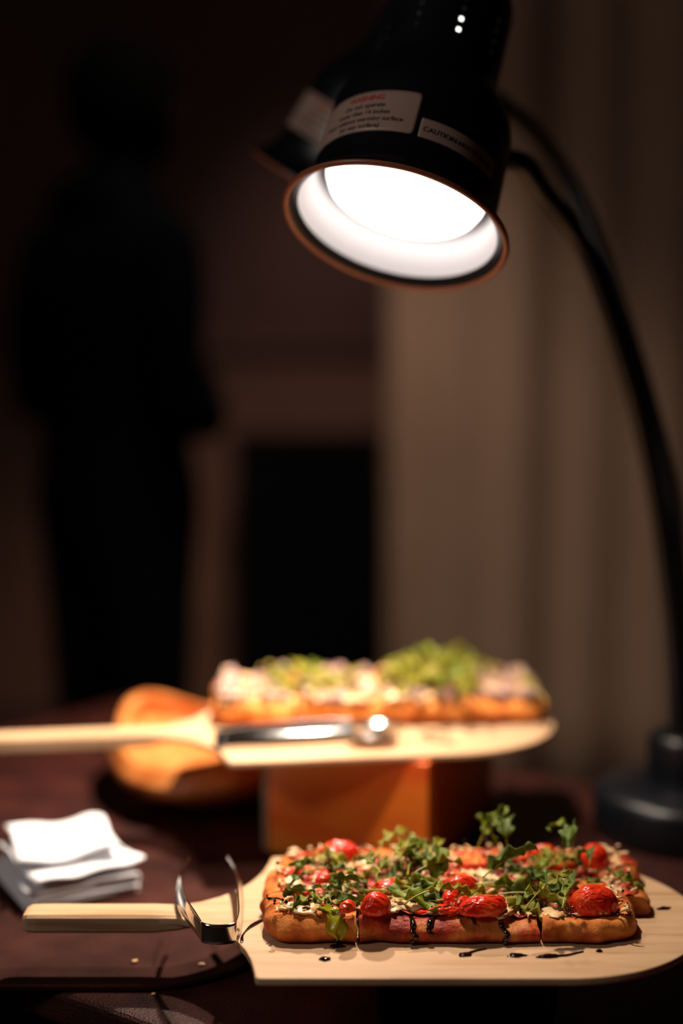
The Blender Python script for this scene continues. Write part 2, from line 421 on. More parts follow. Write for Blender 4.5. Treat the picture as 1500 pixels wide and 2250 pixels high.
# upper riser: wooden crate seen by its corner
def crate():
    h = ZU-ZB-.0068
    ang = R(-21); root = empty('wooden_riser', (.083, 1.325, ZB), ang)
    tag(root, 'orange-brown wooden box riser standing on its corner under the upper peel', 'riser')
    w_, d_ = .168, .240
    box('front_panel', -w_, 0, 0, .012, .0005, h, M['riser_wood'], root, .0015)
    box('side_panel', -.012, 0, .0122, d_, .0005, h, M['riser_wood'], root, .001)
    box('side_panel', -w_, -w_+.012, .0122, d_, .0005, h, M['riser_wood'], root, .001)
    box('back_panel', -w_+.0122, -.0122, d_-.012, d_, .0005, h, M['riser_wood'], root, .001)
    box('top_panel', -w_+.0122, -.0122, .0122, d_-.0122, h-.012, h-.0005, M['riser_wood'], root, .001)
    e_ = box('edge_strip', -w_-.006, -w_-.0003, -.001, .008, .0005, h, M['riser_edge'], root, .001); e_['label'] = 'pale corner strip'
crate()

# ------------------------------------------------------------------ peels
def peel(name, loc, rz, handle_end, label):
    root = empty(name, loc, rz); tag(root, label, 'pizza peel')
    r = .123; cx = .162
    half = [(-.145, .0135), (-.13, .0145), (-.115, .020), (-.100, .031), (-.088, .044), (-.079, .058), (-.072, .074), (-.067, .090), (-.064, .105), (-.0615, .1215), (-.058, .123), (.0, .123), (.08, .123)]
    for k in range(0, 25):
        a = R(90-90*k/24); half.append((cx+r*cos(a), r*sin(a)))
    pts = half+[(x, -y) for x, y in reversed(half[:-1])]
    b = extrude_outline('blade', pts, -.0062, 0, M['maple'], root, bev=.0012, seg=2)
    for p in b.data.polygons: p.use_smooth = abs(p.normal.z) < .5
    # handle: rounded bar, thicker, tapered into the neck
    vs = []; fs = []; xs = [handle_end, handle_end+.0015, handle_end+.005, handle_end+.012, -.21, -.18, -.15, -.13, -.115, -.100]
    for i, x in enumerate(xs):
        wv = .0135; t0 = -.0135; t1 = .0015
        if i == 0: wv, t0, t1 = .0085, -.0095, -.0025
        elif i == 1: wv, t0, t1 = .0112, -.012, 0
        elif i == 2: wv, t0, t1 = .0128, -.0132, .0012
        elif x > -.14: k = (x+.14)/.04; t0 = -.0135+.0085*k; t1 = .0015-.0030*k; wv = .0135+.001*k
        c = .0022; prof = [(-wv+c, t1), (wv-c, t1), (wv, t1-c), (wv, t0+c), (wv-c, t0), (-wv+c, t0), (-wv, t0+c), (-wv, t1-c)]
        for yy, z in prof: vs.append((x, yy, z))
    for i in range(len(xs)-1):
        for k in range(8): q = (k+1) % 8; fs.append((i*8+k, i*8+q, (i+1)*8+q, (i+1)*8+k))
    fs.append(tuple(range(8))[::-1]); fs.append(tuple((len(xs)-1)*8+k for k in range(8)))
    pm('handle', vs, fs, M['maple'], root, smooth=False)
    return root
peel('pizza_peel', (0, 1.095, ZL), 0, -.254, 'pale wooden peel in front, under the tomato and arugula pizza')
UA = R(8); UO = Vector((-.062, 1.437, ZU))
peel('pizza_peel', UO, UA, -.36, 'pale wooden pizza peel raised on the wooden box, handle running out at the left')

# ------------------------------------------------------------------ pizza slices
def pn(x, y, s=1.0, o=0): return noise.noise(Vector((x*s+o, y*s-o, o*.37)))
class Slice:
    """one cut piece of flatbread. outer = set of 'l','r','f','b' sides that carry the raised crust"""
    def __init__(s, x0, x1, y0, y1, outer, seed, z, h0=.0125, hr=.0215, origin=(0, 0)):
        s.x0, s.x1, s.y0, s.y1, s.outer, s.seed, s.z, s.h0, s.hr = x0, x1, y0, y1, outer, seed, z, h0, hr
    def dist(s, x, y):
        d = 1.0
        if 'l' in s.outer: d = min(d, x-s.x0)
        if 'r' in s.outer: d = min(d, s.x1-x)
        if 'f' in s.outer: d = min(d, y-s.y0)
        if 'b' in s.outer: d = min(d, s.y1-y)
        return d
    def h(s, x, y):
        d = s.dist(x, y)
        k = exp(-((d-.013)/.0085)**2) if d > .013 else 1
        b = s.h0*(1+.22*pn(x, y, 22, 4))+(s.hr-s.h0)*k*(.90+.55*pn(x, y, 26, s.seed))
        return b+.0030*pn(x, y, 80, 3)+.0016*pn(x, y, 190, 9)
    def pos(s, u, v, t):
        RT = .0135; r = RT*(1-sqrt(max(0, 1-((t-.38)/.62)**2))) if t > .38 else .0055*(1-sqrt(max(0, 1-((.38-t)/.38)**2)))
        rb_ = r
        wl, wr, wf, wb = ('l' in s.outer), ('r' in s.outer), ('f' in s.outer), ('b' in s.outer)
        x = s.x0+r*wl+u*(s.x1-s.x0-r*(wl+wr)); y = s.y0+r*wf+v*(s.y1-s.y0-r*(wf+wb))
        Rc = .024
        for cxn, cyn, sx, sy in (('l', 'f', -1, -1), ('l', 'b', -1, 1), ('r', 'f', 1, -1), ('r', 'b', 1, 1)):
            if cxn in s.outer and cyn in s.outer:
                cx = s.x0+Rc if sx < 0 else s.x1-Rc; cy = s.y0+Rc if sy < 0 else s.y1-Rc
                a = (x-cx)*sx; b = (y-cy)*sy
                if a > 0 and b > 0:
                    k = max(a, b)/hypot(a, b); x = cx+sx*a*k; y = cy+sy*b*k
        d = s.dist(x, y)
        wv = .0036*sstep(.03, 0, d)
        x += wv*pn(y+t*.01, x, 45, s.seed+2); y += wv*pn(x, y+t*.01, 45, s.seed+5)
        lift_ = max(0, pn(x, y, 14, s.seed+8))*.006*sstep(.035, 0, d)
        ed = sstep(.03, 0, d)*4*t*(1-t)
        x += ed*(.0022*noise.noise(Vector((x*75, y*75, t*1.1+s.seed)))+.0010*noise.noise(Vector((x*230, y*230, t*3)))); y += ed*(.0026*noise.noise(Vector((x*75+9, y*75, t*1.1+s.seed)))+.0012*noise.noise(Vector((x*230, y*230+7, t*3))))
        return x, y, lift_*(1-t)+t*s.h(x, y)
def build_slice(s, label, group, sauce_edge=.016, crust_mat='crust', rot=0, off=(0, 0), lift=0, spread=None):
    cx, cy = (s.x0+s.x1)/2, (s.y0+s.y1)/2
    root = empty('pizza_slice', (cx+off[0], cy+off[1], s.z+.0004), rot); tag(root, label, 'pizza slice', group)
    NX = max(14, int((s.x1-s.x0)/.0021)); NY = max(14, int((s.y1-s.y0)/.0021)); K = 11
    vs = []; fs = []; vi = {}
    def V(i, j, k):
        key = (i, j, k)
        if key not in vi:
            x, y, z = s.pos(i/NX, j/NY, k/K); vi[key] = len(vs); vs.append((x-cx, y-cy, z))
        return vi[key]
    for i in range(NX):
        for j in range(NY):
            fs.append((V(i, j, K), V(i+1, j, K), V(i+1, j+1, K), V(i, j+1, K))); fs.append((V(i, j, 0), V(i, j+1, 0), V(i+1, j+1, 0), V(i+1, j, 0)))
    for k in range(K):
        for i in range(NX):
            fs.append((V(i, 0, k), V(i+1, 0, k), V(i+1, 0, k+1), V(i, 0, k+1))); fs.append((V(i, NY, k), V(i, NY, k+1), V(i+1, NY, k+1), V(i+1, NY, k)))
        for j in range(NY):
            fs.append((V(0, j, k), V(0, j, k+1), V(0, j+1, k+1), V(0, j+1, k))); fs.append((V(NX, j, k), V(NX, j+1, k), V(NX, j+1, k+1), V(NX, j, k+1)))
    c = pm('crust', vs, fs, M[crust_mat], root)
    # sauce layer
    vs2 = []; fs2 = []; idx = {}
    for i in range(NX+1):
        for j in range(NY+1):
            x, y, z = s.pos(i/NX, j/NY, 1); d = s.dist(x, y)+.006*pn(x, y, 60, s.seed+11)
            k = sstep(sauce_edge-.003, sauce_edge+.006, d)
            if k > 0: idx[i, j] = len(vs2); vs2.append((x-cx, y-cy, z-.0008+.0030*k+.0010*pn(x, y, 170, 5)*k))
    for i in range(NX):
        for j in range(NY):
            q = [(i, j), (i+1, j), (i+1, j+1), (i, j+1)]
            if all(a in idx for a in q): fs2.append(tuple(idx[a] for a in q))
    if fs2: pm('sauce', vs2, fs2, M['sauce'], root)
    s.root = root; s.c = (cx, cy); return root
def top(s, x, y): return s.h(x, y)+.0018
def cheese_part(s, n, rnd, size=.010, dmin=.018):
    mb = MB(); cx, cy = s.c
    for k in range(n):
        x = rnd.uniform(s.x0+.008, s.x1-.008); y = rnd.uniform(s.y0+.008, s.y1-.008)
        if s.dist(x, y) < dmin: continue
        z = top(s, x, y); r = size*rnd.uniform(.5, 1.15)
        mb.add(blob((x-cx, y-cy, z+.0005), r, r*rnd.uniform(.55, .95), .0030*rnd.uniform(.7, 1.5), rnd.uniform(0, 3), rnd.random()*50, .38, 2.2, 3))
    if mb.v: tag(mb.build('melted_cheese', M['cheese'], s.root), kind='stuff')
def shred_part(s, n, rnd, edge=.006, name='grated_cheese', m='cheese', r=.0011, L=.010, region=None):
    mb = MB(); cx, cy = s.c
    for k in range(n):
        for _ in range(20):
            x = rnd.uniform(s.x0+.003, s.x1-.003); y = rnd.uniform(s.y0+.003, s.y1-.003)
            if s.dist(x, y) > edge and (not region or region(x, y)): break
        else: continue
        a = rnd.uniform(0, pi); l = L*rnd.uniform(.4, 1); pts = []
        bend = rnd.uniform(-1.2, 1.2)
        for q in range(5):
            t = q/4-.5; aa = a+bend*t; px, py = x+cos(aa)*l*t, y+sin(aa)*l*t
            px = min(max(px, s.x0+.004), s.x1-.004); py = min(max(py, s.y0+.004), s.y1-.004)
            pts.append(Vector((px-cx, py-cy, top(s, px, py)+r*.7+.0006*rnd.random())))
        mb.add(tube_geo(pts, lambda t: r*(.7+.6*sin(pi*t)), 5))
    if mb.v: tag(mb.build(name, M[m], s.root), kind='stuff')
def drizzle_part(s, strokes, r=.0011):
    mb = MB(); cx, cy = s.c
    for st in strokes:
        P = []
        for q in smooth_path([(a[0], a[1], a[2] if len(a) > 2 else 0) for a in st], 7):
            x, y = q.x, q.y
            if len(st[0]) > 2: P.append(Vector((x-cx, y-cy, q.z)))
            else: P.append(Vector((x-cx, y-cy, top(s, min(max(x, s.x0), s.x1), min(max(y, s.y0), s.y1))+.0004)))
        sd = len(mb.v)
        mb.add(tube_geo(P, lambda t: r*(.55+1.1*abs(noise.noise(Vector((t*5, sd*.1, 0))))+.35*sin(pi*t)), 7))
    if mb.v: tag(mb.build('balsamic_drizzle', M['balsamic'], s.root), kind='stuff')
def tomato(s, x, y, L, W_, H, rz, cut=False, seed=0, tilt=(0, 0), dz=0):
    cx, cy = s.c; z = top(s, x, y)+dz
    vs, fs = ico(4); out = []; idx = []; rot = Euler((tilt[0], tilt[1], rz)).to_matrix()
    for v in vs:
        a = atan2(v.y, v.x)
        wr = 1+.06*noise.noise(Vector((v.x*2, v.y*7+seed, v.z*2)))*(1-.3*abs(v.x))+.06*noise.noise(v*1.7+Vector((seed, 0, 0)))
        zz = v.z
        if cut: zz = min(zz, .18+.06*noise.noise(Vector((v.x*4, v.y*4, seed))))
        else: zz = max(zz, -.35)
        out.append(Vector((x-cx, y-cy, z+H*.30))+rot@Vector((v.x*L/2*wr, v.y*W_/2*wr, zz*H*wr*.62)))
    for f in fs:
        idx.append(1 if cut and all(vs[i].z > .15 for i in f) and all(hypot(vs[i].x, vs[i].y) < .88 for i in f) else 0)
    return pm('tomato_half', out, fs, [M['tomato'], M['tomato_flesh']], s.root, idx=idx)

rnd = random.Random(11)
PZ = {}
rows = [((-.061, .0122, .1500, .2270), 1.028, 1.0835), ((-.063, .020, .154, .244), 1.085, 1.1365), ((-.055, .032, .160, .249), 1.138, 1.192)]
names = {(0, 0): 'front left corner slice with thick bare tan crust and a leaf over its edge',
         (1, 0): 'long front middle slice with red sauce and black drizzle running down its crust',
         (2, 0): 'front right corner slice with one wrinkled whole red tomato on top',
         (0, 1): 'left edge slice behind the front left corner slice, with a red strip',
         (1, 1): 'centre slice of the lower pizza buried under arugula stems',
         (2, 1): 'right edge slice behind the wrinkled tomato, topped with grated cheese',
         (0, 2): 'back left corner slice of the lower pizza, its crust facing the wooden box',
         (1, 2): 'back middle slice of the lower pizza under the tall arugula leaves',
         (2, 2): 'back right corner slice of the lower pizza with ragged cheesy edge'}
jit = {(0, 0): (0, 0, 0), (1, 0): (R(.5), 0, 0), (2, 0): (R(2.2), .0012, .001), (0, 1): (R(-1), -.001, 0), (1, 1): (0, 0, 0), (2, 1): (R(-2.5), .002, 0), (0, 2): (R(1), 0, 0), (1, 2): (0, 0, 0), (2, 2): (R(-3), .001, 0)}
for r_, (xs, ya, yb) in enumerate(rows):
    for c_ in range(3):
        outer = set()
        if c_ == 0: outer.add('l')
        if c_ == 2: outer.add('r')
        if r_ == 0: outer.add('f')
        if r_ == 2: outer.add('b')
        g = .0012
        s = Slice(xs[c_]+(g if c_ else 0), xs[c_+1]-(g if c_ < 2 else 0), ya, yb, outer, r_*3+c_+1, ZL, .0140, .0175 if (c_, r_) == (1, 0) else (.0205 if r_ == 0 else .0195))
        rt, ox, oy = jit[c_, r_]
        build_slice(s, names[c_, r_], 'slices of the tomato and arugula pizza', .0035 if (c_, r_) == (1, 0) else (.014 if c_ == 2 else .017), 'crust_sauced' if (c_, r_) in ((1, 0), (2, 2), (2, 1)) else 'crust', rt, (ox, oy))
        PZ[c_, r_] = s
        wide = 2 if c_ == 1 else 1
        cheese_part(s, 8 if (c_, r_) == (2, 0) else 14*wide, rnd, .0110, .018 if (c_, r_) != (1, 0) else .009)
        shred_part(s, (46 if c_ == 2 or (c_, r_) == (1, 0) else 26)*wide, rnd, .010)
S = PZ
# tomatoes, each pressed into its slice: (slice, px, py, length, width, height, turn, cut)
for key, px, py, L, W_, H, rz, cut in [
        ((2, 0), 1300, 1998, .0375, .026, .024, .05, False), ((2, 1), 1283, 1950, .034, .026, .016, .0, True),
        ((1, 0), 1060, 2008, .038, .020, .016, .22, False), ((1, 0), 1015, 1990, .022, .010, .012, 1.0, False), ((1, 0), 1085, 1985, .020, .009, .009, .4, False), ((1, 0), 825, 2018, .024, .019, .018, .5, False),
        ((1, 0), 990, 1975, .026, .013, .014, 1.2, False), ((1, 1), 1010, 1955, .030, .015, .014, .2, False),
        ((1, 1), 860, 1965, .034, .016, .013, .3, False), ((1, 2), 1045, 1893, .034, .026, .017, .3, True),
        ((1, 2), 960, 1910, .020, .014, .012, .3, False), ((1, 2), 1120, 1880, .034, .024, .015, .2, True),
        ((2, 2), 1225, 1893, .038, .024, .016, .1, True), ((2, 2), 1305, 1893, .026, .022, .022, .5, False),
        ((0, 2), 745, 1880, .034, .024, .018, .0, False), ((0, 1), 720, 1935, .024, .014, .012, .9, False),
        ((0, 1), 668, 1955, .040, .010, .008, .3, True), ((0, 0), 778, 2022, .016, .009, .010, .8, False),
        ((1, 1), 925, 1930, .026, .014, .012, .7, True), ((2, 2), 1175, 1878, .022, .016, .014, .2, False)]:
    s = S[key]; p = atz(px, py, ZL+.020)
    x = min(max(p.x, s.x0+L*.42), s.x1-L*.42); y = min(max(p.y, s.y0+W_*.45), s.y1-W_*.45)
    tomato(s, x, y, L, W_, H, rz, cut, px*.01)
for key, s in PZ.items():
    cx, cy = s.c
    for k in range(10 if key[0] == 1 else 5):
        x = rnd.uniform(s.x0+.010, s.x1-.010); y = rnd.uniform(s.y0+.008, s.y1-.008)
        if s.dist(x, y) < (.012 if key == (1, 0) else .021): continue
        pm('tomato_piece', *blob((x-cx, y-cy, top(s, x, y)+.0015), rnd.uniform(.007, .011), rnd.uniform(.0035, .006), rnd.uniform(.0025, .004), rnd.uniform(-.7, .9), rnd.random()*40, .22, 1.8, 3), M[rnd.choice(['tomato', 'tomato', 'tomato_flesh'])], s.root)
# balsamic drizzle
def wander(s, n, k=5, rn=rnd):
    out = []
    for _ in range(n):
        x = rn.uniform(s.x0+.01, s.x1-.01); y = rn.uniform(s.y0+.006, s.y1-.006); a = rn.uniform(-.5, .5)+(pi if rn.random() < .5 else 0); st = []
        for q in range(k):
            st.append((x, y)); a += rn.uniform(-.6, .6); x += .007*cos(a); y += .005*sin(a); x = min(max(x, s.x0+.003), s.x1-.003); y = min(max(y, s.y0+.003), s.y1-.003)
        out.append(st)
    return out
for k, s in PZ.items(): drizzle_part(s, wander(s, 3 if k[0] != 1 else 6), .0008)
def down(s, x, y1, seed):       # runs down the front crust
    P = []
    for q in range(9):
        t = 1-q/8
        X, Y, Z = s.pos((x-s.x0)/(s.x1-s.x0), 0, max(t, .04)); P.append((X+.0012*sin(q*1.3+seed), Y-.0004, Z))
    X, Y, Z = s.pos((x-s.x0)/(s.x1-s.x0), .14, 1); P.insert(0, (X, Y, Z+.0006)); X, Y, Z = s.pos((x+.006-s.x0)/(s.x1-s.x0), .26, 1); P.insert(0, (X, Y, Z+.0022))
    return P
drizzle_part(S[0, 0], [down(S[0, 0], -.004, 0, 0)], .0018)
drizzle_part(S[1, 0], [down(S[1, 0], .052, 0, 1), down(S[1, 0], .069, 0, 2)[:7], down(S[1, 0], .122, 0, 3), down(S[1, 0], .101, 0, 4)[:4]], .0019)

for key, s in PZ.items():
    mb = MB(); cx, cy = s.c
    for k in range(16 if key[0] != 1 else 30):
        x = rnd.uniform(s.x0+.006, s.x1-.006); y = rnd.uniform(s.y0+.006, s.y1-.006)
        if s.dist(x, y) > .010: mb.add(blob((x-cx, y-cy, top(s, x, y)+.004+.004*rnd.random()), *([.0011*rnd.uniform(.6, 1.5)]*3), amp=.05, sub=2))
    tag(mb.build('balsamic_bead', M['balsamic'], s.root), kind='stuff')
# ---- upper pizza (blurred): same build, other topping
PU = {}
ca, sa = cos(UA), sin(UA)
def upper_root_fix(s, a=R(2.5)):
    o = s.root; p = Vector((o.location.x, o.location.y)); c0 = Vector((.037, 1.50)); m = Matrix.Rotation(a, 2); q = c0+m@(p-c0); o.location.x, o.location.y = q.x, q.y; o.rotation_euler.z = a
ucols = [-.138, -.050, .040, .128, .214]
rn2 = random.Random(5)
pos4 = ['leftmost', 'second from left', 'third from left', 'rightmost']
for r_ in range(2):
    for c_ in range(4):
        outer = set()
        if c_ == 0: outer.add('l')
        if c_ == 3: outer.add('r')
        outer.add('f' if r_ == 0 else 'b')
        s = Slice(ucols[c_]+(.001 if c_ else 0), ucols[c_+1]-(.001 if c_ < 3 else 0), 1.432+r_*.0695, 1.500+r_*.0695, outer, 20+r_*4+c_, ZU, .0165, .027)
        build_slice(s, '%s slice, %s row of the blurred upper pizza' % (pos4[c_], 'front' if r_ == 0 else 'back'), 'slices of the blurred upper pizza', .018)
        cheese_part(s, 26, rn2, .013, .018 if c_ in (0, 3) else .006)
        shred_part(s, 30, rn2, .009, r=.0014, L=.012)
        mb = MB(); cx, cy = s.c
        for k in range(34):
            x = rn2.uniform(s.x0+.008, s.x1-.008); y = rn2.uniform(s.y0+.008, s.y1-.008)
            if s.dist(x, y) < (.003 if c_ in (1, 2) else .010): continue
            mb.add(blob((x-cx, y-cy, top(s, x, y)+.003), .0085*rn2.uniform(.6, 1.3), .006*rn2.uniform(.6, 1.3), .004*rn2.uniform(.8, 1.9), rn2.uniform(0, 3), k, .4, 2.4, 2))
        ob = MB()
        for k in range(9):
            x = rn2.uniform(s.x0+.012, s.x1-.012); y = rn2.uniform(s.y0+.012, s.y1-.012)
            ob.add(blob((x-cx, y-cy, top(s, x, y)+rn2.uniform(.004, .010)), *([.0022*rn2.uniform(.6, 1.3)]*3), amp=.08, sub=2))
        tag(ob.build('glint_drop', M['glint'], s.root), kind='stuff')  # glossy drops added to give bright glints on the upper pizza
        tag(mb.build('chopped_meat', M['meat'], s.root), kind='stuff')
        upper_root_fix(s); PU[c_, r_] = s

# ------------------------------------------------------------------ arugula
def leaf_meshes(kind, seed):
    rn = random.Random(seed); L = 1.0; n = 34; across = 6
    stem_f = {'lobed': .30, 'round': .22, 'long': .42, 'curl': .30}[kind]; W_ = {'lobed': .165, 'round': .22, 'long': .10, 'curl': .18}[kind]
    lob = rn.uniform(2.0, 3.0); ph = rn.uniform(0, 6); bend = {'lobed': rn.uniform(.3, 1.1), 'round': rn.uniform(.3, .9), 'long': rn.uniform(.2, .9), 'curl': rn.uniform(2.6, 3.8)}[kind]
    side = rn.uniform(-.7, .7); tw = rn.uniform(-1.2, 1.2)
    # spine in the x-z plane, arching up and over
    P = [Vector((0, 0, 0))]; a = bend*.42; yaw = 0
    for i in range(n):
        P.append(P[-1]+Vector((cos(a)*cos(yaw), sin(yaw)*cos(a), sin(a)))*(L/n)); a -= bend/n; yaw += side/n
    vs = []; fs = []; i0 = int(n*stem_f)
    for i in range(i0, n+1):
        t = (i-i0)/(n-i0); p = P[i]; d = (P[min(i+1, n)]-P[max(i-1, 0)]).normalized()
        s = d.cross(Vector((0, 0, 1))); s = s.normalized() if s.length > 1e-4 else Vector((0, -1, 0)); u = s.cross(d)
        ang = tw*t; s2 = s*cos(ang)+u*sin(ang); u2 = u*cos(ang)-s*sin(ang)
        env = (sin(pi*min(1, t**.75*1.0))**.7 if 0 < t < 1 else .02)
        if kind == 'lobed': wv = W_*env*(.55+.45*t)*(.74+.34*cos(2*pi*lob*t+ph))+.014
        elif kind == 'long': wv = W_*env*(.7+.3*cos(2*pi*lob*1.4*t+ph))+.010
        elif kind == 'curl': wv = W_*env*(.75+.3*cos(2*pi*lob*t+ph))+.012
        else: wv = W_*env*(.4+.6*t)+.012
        for k in range(across+1):
            c = (k/across-.5)*2
            lift = abs(c)**1.3*wv*.45+.055*sin(15*t+2.5*c+ph)*abs(c)+.02*sin(31*t+ph)*c*c
            back = -.10*abs(c)*wv/W_ if kind == 'lobed' else 0
            vs.append(p+s2*c*wv+u2*lift+d*back)
    A = across+1
    for i in range(n-i0):
        for k in range(across): q = i*A+k; fs.append((q, q+1, q+A+1, q+A))
    sv, sf = tube_geo(P[:int(n*.92)], lambda t: .0135*(1-.75*t), 6)
    return (vs, fs), (sv, sf)
LV = {}
for kd, cnt in (('lobed', 5), ('round', 3), ('long', 4), ('curl', 3)):
    for i in range(cnt):
        (v1, f1), (v2, f2) = leaf_meshes(kd, i*7+len(kd)); LV[kd, i] = []
        for mk in ('leaf', 'leaf_dark', 'leaf_yellow'):
            me = bpy.data.meshes.new('arugula_leaf'); me.from_pydata([tuple(v) for v in v1], [], f1); me.materials.append(M[mk]); me.polygons.foreach_set('use_smooth', [True]*len(f1))
            LV[kd, i].append(me)
        ms = bpy.data.meshes.new('stem'); ms.from_pydata([tuple(v) for v in v2], [], f2); ms.materials.append(M['stem']); ms.polygons.foreach_set('use_smooth', [True]*len(f2)); LV[kd, i].append(ms)
def leaf(p, L, kind, var, mi, rot, label, group=None):
    a = LV[kind, var]; o = link('arugula_leaf', a[mi]); o.location = p; o.rotation_euler = rot; o.scale = (L, L, L)
    sm = o.modifiers.new('thick', 'SOLIDIFY'); sm.thickness = .010; sm.offset = 0
    c = link('stem', a[3], o)
    tag(o, label, 'leaf', group); return o
CNT = {'lobed': 5, 'round': 3, 'long': 4, 'curl': 3}
rl = random.Random(21)
def cluster(px0, px1, py0, py1, n, z0, z1, L, kinds, mats, label, group, up=.5, zr=(0, 2*pi)):
    for _ in range(n):
        px = rl.uniform(px0, px1); py = rl.uniform(py0, py1); z = rl.uniform(z0, z1)
        p = atz(px, py, z); kd = rl.choice(kinds); l = rl.uniform(*L); a = rl.uniform(*zr)
        # centre the leaf on the point
        p = p-Vector((cos(a), sin(a), 0))*l*.45
        l *= 1.22; mi = rl.choice(mats); var = rl.randrange(CNT[kd])
        tone = ('green', 'dark green', 'yellow-green')[mi]; form = {'lobed': 'notched', 'round': 'rounded', 'long': 'narrow', 'curl': 'curled'}[kd]
        leaf(p, l, kd, var, mi, (rl.uniform(-.6, .6), rl.uniform(-up*.5, .22), a), '%s %s %s' % (tone, form, label), '%s %s %s' % (tone, form, group))
T = ZL+.016
G0 = 'arugula in the left clump of the lower pizza'; L0 = 'arugula leaf in the left clump near the front left corner slice'
cluster(665, 790, 1945, 2005, 18, T+.001, T+.009, (.020, .034), ['lobed', 'round', 'lobed', 'long'], [0, 0, 1, 2], L0, G0)
G1 = 'arugula at the back left of the lower pizza'; L1 = 'arugula leaf at the back left of the lower pizza'
cluster(665, 790, 1885, 1935, 10, T+.002, T+.012, (.022, .036), ['lobed', 'round', 'long'], [0, 1, 2], L1, G1)
G2 = 'arugula heaped at the back middle of the lower pizza'; L2 = 'arugula leaf in the heap at the back middle of the lower pizza'
cluster(800, 975, 1870, 1915, 22, T+.004, T+.020, (.026, .040), ['lobed', 'curl', 'long', 'curl', 'round'], [0, 0, 2, 2, 1], L2, G2, .7)
G3 = 'arugula stems across the middle of the lower pizza'; L3 = 'arugula leaf lying across the middle of the lower pizza'
cluster(820, 1180, 1935, 1985, 26, T+.001, T+.008, (.040, .066), ['long', 'long', 'lobed'], [0, 2, 2, 1], L3, G3, .1, (-.5, .5))
G4 = 'arugula between middle and right slices of the lower pizza'; L4 = 'arugula leaf beside the cut tomato on the lower pizza'
cluster(1160, 1250, 1925, 1985, 12, T+.002, T+.012, (.022, .036), ['lobed', 'long', 'lobed'], [1, 1, 0], L4, G4)
G5 = 'arugula along the back right of the lower pizza'; L5 = 'arugula leaf at the back right of the lower pizza'
cluster(1090, 1300, 1880, 1925, 14, T+.002, T+.014, (.024, .040), ['lobed', 'curl', 'long'], [0, 1, 1, 2], L5, G5)
cluster(1290, 1360, 1915, 1935, 3, T+.002, T+.008, (.026, .036), ['long', 'lobed'], [0, 2], L5, G5, .2, (-.6, .3))
# leaves that can be told apart
def single(px, py, z, L, kind, var, mi, rot, label):
    p = atz(px, py, z); a = rot[2]; p = p-Vector((cos(a), sin(a), 0))*L*.4; return leaf(p, L, kind, var, mi, rot, label)
single(1075, 1850, T+.018, .046, 'lobed', 0, 0, (.6, -1.0, .9), 'tallest arugula leaf standing up at the back of the lower pizza')
single(1095, 1850, T+.018, .042, 'curl', 1, 1, (-.3, -.9, 1.9), 'curled arugula leaf leaning on the tallest one at the back of the lower pizza')
single(1065, 1862, T+.014, .036, 'round', 1, 0, (.9, -.9, 2.4), 'pale-lit arugula leaf at the foot of the tallest one')
single(1115, 1925, T+.016, .052, 'round', 0, 1, (-.9, -.35, .2), 'large dark spotted arugula leaf right of centre on the lower pizza')
single(1275, 1880, T+.018, .046, 'curl', 0, 1, (.5, -.9, .6), 'looping arugula leaf above the deep red tomato at the back right')
single(1205, 1868, T+.020, .040, 'curl', 2, 0, (.2, -1.0, 2.9), 'thin hooked arugula leaf standing up at the back right')
single(1190, 1985, T+.014, .050, 'long', 1, 2, (0, -.5, .75), 'upright yellow stem left of the cut tomato')
single(785, 1950, T+.018, .034, 'round', 2, 1, (.2, -.2, 3.0), 'rounded pale green leaf lifted above the left clump')
single(745, 1958, T+.012, .022, 'round', 1, 1, (-.5, -.3, 2.0), 'small round dark green leaf in the left clump')
def draped():
    s = S[0, 0]; x0 = -.012; vs = []; fs = []; n = 22; A = 9; C0 = Vector(((s.x0+s.x1)/2, (s.y0+s.y1)/2, s.z))
    for i in range(n+1):
        t = i/n; wv = .0085*sin(pi*(.08+.90*t))**.7*(1+.28*sin(17*t)); q = t*.030
        for k in range(A):
            c = k/(A-1)*2-1; x = x0+.010*t+c*wv+.001*sin(9*t)
            if q < .016: X, Y, Z = x, s.y0+.022-q, s.h(x, s.y0+.022-q)+.004; X, Y, Z = x, Y, Z
            else:
                f = (q-.016)/.014; tt = 1-.72*f; X, Y, Z = s.pos((x-s.x0)/(s.x1-s.x0), 0, max(tt, .1)); Y -= .0022; Z += .002*(1-f)
            vs.append((X, Y-.0016*abs(c)+.0012*sin(14*t+4*c), s.z+Z+.0012*sin(11*t+5*c)))
    for i in range(n):
        for k in range(A-1): a = i*A+k; fs.append((a, a+1, a+A+1, a+A))
    o = pm('arugula_leaf', vs, fs, M['leaf_yellow']); m = o.modifiers.new('thick', 'SOLIDIFY'); m.thickness = .0005; m.offset = 1
    tag(o, 'wilted leaf hanging over the front crust of the corner slice', 'leaf')
draped()
single(940, 1975, T+.012, .056, 'long', 3, 2, (0, -.15, .55), 'thick yellow-green stem slanting over the middle of the lower pizza')
# upper pizza
TU = ZU+.024
G6 = 'arugula on the left half of the blurred upper pizza'; L6 = 'arugula leaf on the left half of the upper pizza'
cluster(580, 780, 1480, 1530, 44, TU-.002, TU+.012, (.018, .034), ['lobed', 'curl'], [0, 2, 2], L6, G6, .8)
G7 = 'arugula heaped on the right half of the blurred upper pizza'; L7 = 'arugula leaf in the heap on the right half of the upper pizza'
cluster(850, 1060, 1470, 1520, 80, TU, TU+.028, (.020, .038), ['lobed', 'curl'], [0, 2, 2], L7, G7, .8)
cluster(880, 1010, 1445, 1475, 24, TU+.012, TU+.032, (.022, .036), ['lobed', 'curl'], [0, 2, 0], L7, G7, .8)
single(1165, 1530, TU+.010, .060, 'long', 1, 2, (.2, -.3, 2.2), 'single pale stem lying on the right end of the upper pizza')

